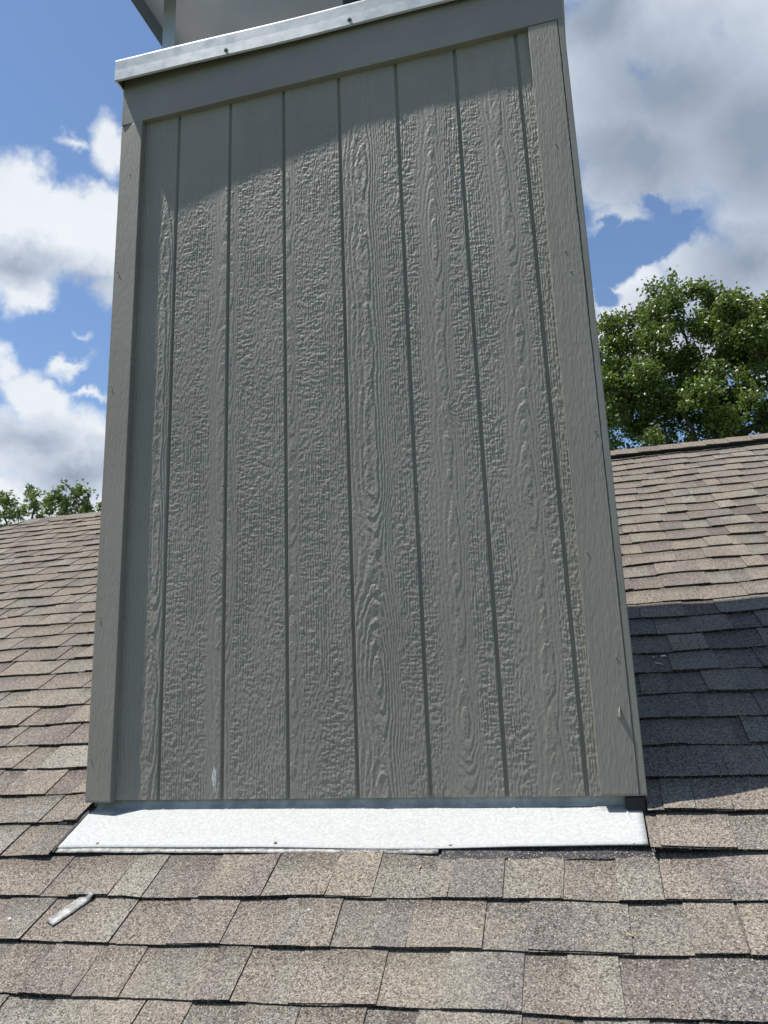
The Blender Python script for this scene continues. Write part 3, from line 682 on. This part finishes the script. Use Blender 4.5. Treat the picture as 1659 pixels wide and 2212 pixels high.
# torn patch of the older flashing sheet at the right end and its sliver on the left
pz = [(-.03, 1.728), (-.028, 1.716), (.058, 1.708), (.060, 1.729), (.03, 1.736)]
fr = lambda u, v, h: tuple(rp(u, v, lift_(u, 1) + .002 + h))
under(blob('torn_sheet', pz, fr, .0012, M_upstand), FS)
pz = [(-1.43, 1.73), (-1.37, 1.735), (-1.33, 1.733), (-1.375, 1.708), (-1.42, 1.70), (-1.40, 1.715)]
under(blob('torn_sheet', pz, fr, .0008, M_upstand), FS)
M_rust = mat('rusty_nail', (.20, .09, .06), .7)
for (x, s_) in ((-1.38, 1.583), (-.85, 1.588), (-.385, 1.586)):
    pts = [(x + .0045 * math.cos(a) * 1.1, s_ + .004 * math.sin(a)) for a in [2 * math.pi * i / 10 for i in range(10)]]
    under(blob('nail_head', pts, lambda u, v, h: tuple(rp(u, v, lift_(u, .1) + .002 + h)), .0012, M_rust if x < -.5 else M_apron), FS)
# black sealant and step flashing edge up the left and right ends
V, F = [], []
path = [(-1.502, 1.545), (-1.503, 1.60), (-1.500, 1.65), (-1.497, 1.70), (-1.485, 1.735), (-1.47, 1.745)]
for i, (x, s_) in enumerate(path):
    V += [tuple(rp(x - .006, s_, .009)), tuple(rp(x, s_, .015)), tuple(rp(x + .006, s_, .0105))]
    if i: a = 3 * i; F += [(a - 3, a - 2, a + 1, a), (a - 2, a - 1, a + 2, a + 1)]
under(mesh_obj('black_sealant', V, F, M_asphalt, smooth=True), FS)
# folded corner piece under the right corner board
V, F = box(.045, .092, YF + .012, YS + .03, -.30, -.246); under(mesh_obj('corner_fold', V, F, M_asphalt), FS)

# ---------------------------------------------------------------- film, lettering, bits on the roof
froof = lambda hh: (lambda u, v, h: tuple(rp(u, v, hh + surf(u, v) + h)))
FM = empty('release_film', tuple(rp(-.95, 1.565, .012)))
tag(FM, 'long clear printed plastic strip peeking from under the front edge of the flashing', 'plastic strip')
V, F = [], []
for i in range(61):
    x = -1.50 + 1.087 * i / 60; s1 = 1.5505 + .0085 * (x + 1.5) + .0006 * math.sin(x * 31)
    for s_ in (s1, s1 + .022): V.append(tuple(rp(x, s_, .0064 + .0003 * math.sin(x * 40))))
    if i: a = 2 * i; F.append((a - 2, a, a + 1, a - 1))
o = mesh_obj('film', V, F, M_film, smooth=True); s = o.modifiers.new('t', 'SOLIDIFY'); s.thickness = .0004; under(o, FM)
cu = bpy.data.curves.new('lettering', 'FONT'); cu.body = 'Owens Corning SureNail\u2122'; cu.size = .0165; cu.extrude = .0001
to = bpy.data.objects.new('tmp', cu); COL.objects.link(to); bpy.context.view_layer.update()
dg = bpy.context.evaluated_depsgraph_get(); me = bpy.data.meshes.new_from_object(to.evaluated_get(dg)); bpy.data.objects.remove(to)
wtxt = max(v.co.x for v in me.vertices)
for v in me.vertices:
    u, t_, e_ = v.co.x / wtxt * .165, v.co.y, v.co.z
    v.co = Vector(rp(-.503 - u, 1.5745 - t_ - .0017 * u * 5, .0074 + e_))
lo = link('printed_lettering', me, M_print); under(lo, FM)

def quadsheet(name, A, B, w, h, m, n=14, curl=.002, seed=1):
    """narrow strip from A to B on the roof (x, s)"""
    r = random.Random(seed); V, F = [], []; d = Vector((B[0] - A[0], B[1] - A[1])); d.normalize(); nrm = Vector((-d.y, d.x))
    for i in range(n + 1):
        t = i / n; c = (A[0] * (1 - t) + B[0] * t, A[1] * (1 - t) + B[1] * t)
        for q, e_ in ((-1, 0), (-.3, 1), (.3, 1), (1, 0)):
            ww = w / 2 * q * (1 + r.uniform(-.05, .05)); V.append(tuple(rp(c[0] + nrm.x * ww, c[1] + nrm.y * ww, h + curl * e_ * r.uniform(.5, 1) + surf(c[0], c[1]))))
        if i:
            a = 4 * i; F += [(a - 4 + k, a - 3 + k, a + 1 + k, a + k) for k in range(3)]
    o = mesh_obj(name, V, F, m, smooth=True); s = o.modifiers.new('t', 'SOLIDIFY'); s.thickness = .0005; return o
o = quadsheet('plastic_strip', (-1.338, 1.302), (-1.285, 1.404), .036, .0016, M_film, curl=.001, seed=3)
tag(o, 'short crumpled clear plastic strip lying on the shingles below the left end of the flashing', 'plastic strip')
def rblob(name, x, s, rx, rs, h, m, seed, n=11, rot=0):
    r = random.Random(seed); pts = []
    for i in range(n):
        a = 2 * math.pi * i / n; q = r.uniform(.65, 1.15); u = rx * q * math.cos(a); v = rs * q * math.sin(a)
        pts.append((x + u * math.cos(rot) - v * math.sin(rot), s + u * math.sin(rot) + v * math.cos(rot)))
    return blob(name, pts, froof(h), .0012, m)
under(rblob('paint_spot', .236, 2.531, .011, .008, .0004, M_white, 1), house); under(rblob('paint_spot', .203, 2.523, .005, .003, .0004, M_white, 2), house)
under(rblob('paint_spot', .212, 2.468, .022, .003, .0004, M_white, 3, rot=-.6), house); under(rblob('paint_spot', .121, 1.780, .007, .005, .0004, M_white, 4), house)
under(rblob('sealant_smear', -1.545, 1.675, .022, .012, .0004, M_film, 5, rot=.5), house)
tag(rblob('debris_bit', -1.459, 1.312, .005, .004, .0004, M_white, 6), 'tiny white scrap near the left edge of the photo, left of the short plastic strip', 'debris')
tag(rblob('debris_bit', -.687, 1.366, .006, .0022, .0004, M_white, 7, rot=.7), 'tiny white curl on a brown shingle in front of the middle of the flashing', 'debris')
M_straw = mat('dry_straw', (.50, .38, .20), .7)
for i, (x, s_, rot, l_, lab) in enumerate(((-1.099, 1.277, 1.2, .009, 'small orange straw on the shingle course second below the left half of the flashing'), (-.45, 1.51, 1.4, .007, 'upright orange straw just below the right end of the release strip'),
        (-.29, 1.325, -.2, .010, 'pale straw lying level below the right half of the flashing'), (.02, 1.33, -.4, .008, 'pale slanting straw nearest the lower right corner of the flashing'), (-2.62, 2.40, .3, .022, 'long golden straw on the roof to the left of the chimney'))):
    o = quadsheet('straw', (x - l_ * math.cos(rot), s_ - l_ * math.sin(rot)), (x + l_ * math.cos(rot), s_ + l_ * math.sin(rot)), .0022, .0002, M_straw, n=3, curl=.001, seed=20 + i)
    tag(o, lab, 'straw')
# exposed dark sealant band of the course just below the right half of the flashing
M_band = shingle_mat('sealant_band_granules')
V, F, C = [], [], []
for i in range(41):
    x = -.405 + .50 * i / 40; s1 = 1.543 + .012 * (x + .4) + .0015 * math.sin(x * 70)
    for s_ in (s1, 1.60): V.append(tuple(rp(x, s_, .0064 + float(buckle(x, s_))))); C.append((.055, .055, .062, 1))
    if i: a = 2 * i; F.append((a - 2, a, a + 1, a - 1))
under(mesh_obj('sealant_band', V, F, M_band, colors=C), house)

# ---------------------------------------------------------------- trees
def tube(path, radii, V, F, n=6):
    base = len(V); m = len(path)
    for i, (p, r) in enumerate(zip(path, radii)):
        d = (path[min(i + 1, m - 1)] - path[max(i - 1, 0)]); d.normalize()
        a = d.orthogonal().normalized(); b = d.cross(a)
        for k in range(n): an = 2 * math.pi * k / n; q = p + (a * math.cos(an) + b * math.sin(an)) * r; V.append(tuple(q))
    for i in range(m - 1):
        for k in range(n): j = (k + 1) % n; F.append((base + i * n + k, base + i * n + j, base + (i + 1) * n + j, base + (i + 1) * n + k))
def tree(name, base, trunk_top, clumps, leaf, label, m_leaf, per, seed, star=False, trunk_r=.35):
    r = random.Random(seed); rn = np.random.default_rng(seed)
    root = empty(name, base); tag(root, label, 'tree')
    nodes = [Vector(base)]; par = [-1]
    tt = Vector(trunk_top); B0 = Vector(base)
    for i in range(1, 9): nodes.append(B0.lerp(tt, i / 8) + Vector((r.uniform(-.15, .15), r.uniform(-.15, .15), 0)) * (1 if i < 8 else 0)); par.append(len(nodes) - 2)
    order = sorted(clumps, key=lambda c: (Vector(c[:3]) - tt).length)
    ends = []
    for c in order:
        C_ = Vector(c[:3])
        best, bd = None, 1e9
        for i, q in enumerate(nodes):
            if i < 4: continue
            d = (C_ - q).length + .25 * (q - tt).length + (2.0 if q.z > C_.z + .2 else 0)
            if d < bd: bd, best = d, i
        q = nodes[best]; k = max(2, int((C_ - q).length / .5)); prev = best
        off = Vector((r.uniform(-1, 1), r.uniform(-1, 1), r.uniform(-.2, .8))) * (C_ - q).length * .12
        for i in range(1, k + 1):
            t = i / k; nodes.append(q.lerp(C_, t) + off * math.sin(t * math.pi) + Vector((r.uniform(-1, 1), r.uniform(-1, 1), r.uniform(-1, 1))) * .04); par.append(prev); prev = len(nodes) - 1
        ends.append((prev, c[3]))
    cnt = [0.0] * len(nodes)
    for e_, rr in ends:
        i = e_
        while i >= 0: cnt[i] += 1; i = par[i]
    tot = max(cnt); rad = [max(.012, trunk_r * (c / tot) ** .5) for c in cnt]
    TV, TF, LV, LF = [], [], [], []
    for i in range(1, len(nodes)):
        tgt = (TV, TF) if i < 9 else (LV, LF)
        tube([nodes[par[i]], nodes[i]], [rad[par[i]] if par[i] >= 8 or i < 9 else rad[i], rad[i]], *tgt)
    # twigs inside each clump
    for e_, rr in ends:
        for _ in range(7):
            d = Vector((r.uniform(-1, 1), r.uniform(-1, 1), r.uniform(-.4, 1))).normalized() * rr * r.uniform(.6, 1.1)
            tube([nodes[e_], nodes[e_] + d * .5 + Vector((0, 0, .03)), nodes[e_] + d], [.012, .008, .004], LV, LF, 4)
    under(mesh_obj('trunk', TV, TF, M_bark, smooth=True), root)
    under(mesh_obj('limbs', LV, LF, M_bark, smooth=True), root)
    # leaves: folded blades spread through every clump
    pos, cols = [], []
    for (x, y, z, rr) in clumps:
        nl = int(per * rr * rr)
        sub = rn.normal(0, 1, (max(3, int(nl / 14)), 3)); sub /= np.linalg.norm(sub, axis=1)[:, None] + 1e-6; sub *= rr * rn.uniform(.3, 1.0, (len(sub), 1)) ** .6
        sub[:, 2] *= .85
        p = sub[rn.integers(0, len(sub), nl)] + rn.normal(0, leaf * .85, (nl, 3)); p += (x, y, z)
        pos.append(p); cv = rn.uniform(.72, 1.2) ; tintc = np.stack([cv * rn.uniform(.85, 1.25, nl), cv * rn.uniform(.85, 1.15, nl), cv * rn.uniform(.8, 1.1, nl)], -1); cols.append(tintc)
    Pp = np.concatenate(pos); Cc = np.concatenate(cols); n = len(Pp)
    def unit(a): return a / (np.linalg.norm(a, axis=1)[:, None] + 1e-9)
    ax = unit(rn.normal(0, 1, (n, 3)) + (0, 0, -.25)); nm = unit(rn.normal(0, 1, (n, 3)) + (-.2, -.1, .9)); sd_ = unit(np.cross(nm, ax)); nm = np.cross(ax, sd_)
    L_ = (leaf * rn.uniform(.7, 1.25, n))[:, None]
    if not star:
        shp = [(0, 0, 0), (.45, .30, .06), (1.0, 0, -.05), (.45, -.30, .06)]
        W_ = np.stack([Pp + ax * L_ * a + sd_ * L_ * b + nm * L_ * c for a, b, c in shp], 1).reshape(-1, 3)
        Q = np.arange(4 * n).reshape(n, 4); C4 = np.repeat(Cc, 4, 0)
    else:
        quads = []
        for lb, ln in ((-1.9, .55), (-.95, .85), (0, 1.0), (.95, .85), (1.9, .55)):
            c_, s_ = math.cos(lb), math.sin(lb)
            pts = []
            for a, b, c in ((0, 0, 0), (.38, .17, .03), (1.0, 0, -.10), (.38, -.17, .03)):
                a *= ln; pts.append(Pp + (ax * (a * c_ - b * s_) + sd_ * (a * s_ + b * c_) + nm * c) * L_)
            quads.append(np.stack(pts, 1))
        W_ = np.stack(quads, 1).reshape(-1, 3); Q = np.arange(20 * n).reshape(5 * n, 4); C4 = np.repeat(Cc, 20, 0)
    C4 = np.concatenate([C4, np.ones((len(C4), 1))], 1)
    under(fast_mesh('crown', W_, Q, m_leaf, smooth=False, colors=C4), root)
    return root
M_oak = leaf_mat('oak_leaves', (.072, .115, .024), (.125, .17, .040))
M_gum = leaf_mat('star_leaves', (.09, .15, .035), (.14, .20, .05))
rt = random.Random(4)
top = [(3.28, 11.6, .2), (2.76, 11.38, .24), (3.07, 11.04, .41), (3.62, 11.13, .3), (3.95, 11.07, .27), (4.29, 11.1, .34), (4.79, 11.01, .37), (4.41, 10.66, .45), (2.55, 10.99, .27), (5.12, 10.31, .35), (5.54, 10.44, .27), (5.59, 9.8, .52), (2.01, 10.56, .33), (1.42, 10.43, .35), (1.66, 9.97, .41), (2.49, 10.42, .44), (2.9, 10.43, .38), (2.21, 9.93, .38), (3.41, 10.49, .3), (3.83, 10.1, .38), (4.14, 9.93, .33), (4.67, 10.13, .38), (4.91, 9.66, .48),
       (6.2, 10.7, .4), (6.9, 10.2, .5), (7.5, 9.6, .5), (8.1, 8.9, .5), (8.4, 8.0, .5)]
clumps = [(x, 22 + rt.uniform(-.5, .5), z, r) for x, z, r in top]
clumps += [(x + rt.uniform(-.1, .1), 22 + rt.choice((-1, 1)) * rt.uniform(.6, 1.3), z - rt.uniform(.2, .5), r) for x, z, r in top if r > .33]
holes = [(3.75, 9.25, .08), (1.75, 7.2, .05), (2.2, 7.0, .3), (3.4, 7.05, .25), (5.2, 7.9, .22)]
z = 9.6
while z > 4.6:
    x = .75 + rt.uniform(0, .3)
    while x < 8.3:
        if all(math.hypot(x - hx, z - hz_) > hr + .22 for hx, hz_, hr in holes):
            for _ in range(2 if z > 5.8 else 1): clumps.append((x + rt.uniform(-.2, .2), 22 + rt.uniform(-2.0, 2.0), z + rt.uniform(-.22, .22), rt.uniform(.3, .48)))
        x += rt.uniform(.5, .68)
    z -= .52
tree('oak_tree', (4.6, 22.3, -4.4), (4.2, 22.2, 6.2), clumps, .118, 'big dense green oak rising behind the ridge to the right of the chimney', M_oak, 3400, 9, trunk_r=.24)
l1 = [(-15.04, 6.3, .18), (-15.17, 6.42, .12), (-15.64, 6.09, .23), (-14.86, 6.01, .18), (-15.97, 6.26, .2), (-15.79, 5.7, .23), (-15.29, 5.65, .25), (-14.76, 5.73, .18), (-14.48, 6.0, .15), (-14.66, 5.45, .2), (-16.4, 6.3, .3), (-16.9, 5.9, .3), (-15.9, 5.2, .3), (-15.2, 5.0, .3), (-16.5, 5.3, .3), (-14.7, 4.9, .25), (-15.6, 4.4, .3), (-16.3, 4.5, .3)]
l2 = [(-13.64, 6.22, .11), (-13.95, 6.05, .18), (-13.5, 6.03, .2), (-13.14, 6.07, .15), (-12.98, 5.88, .11), (-13.78, 5.76, .23), (-13.41, 5.7, .23), (-14.09, 5.86, .12), (-13.03, 5.55, .18), (-14.25, 5.61, .15), (-13.61, 5.48, .25), (-13.2, 5.1, .3), (-13.9, 5.0, .3), (-12.7, 5.2, .3), (-12.4, 5.6, .25), (-13.5, 4.5, .35)]
tree('sweetgum_tree', (-15.6, 18.2, -4.4), (-15.6, 18.1, 4.2), [(x, 18 + rt.uniform(-.3, .3), z, r) for x, z, r in l1], .085, 'sparse leafy treetop at the far left edge above the roof ridge', M_gum, 2600, 3, True, .055)
tree('sweetgum_tree', (-13.4, 18.2, -4.4), (-13.4, 18.1, 4.2), [(x, 18 + rt.uniform(-.3, .3), z, r) for x, z, r in l2], .085, 'rounded leafy treetop just left of the chimney above the roof ridge', M_gum, 3400, 5, True, .055)
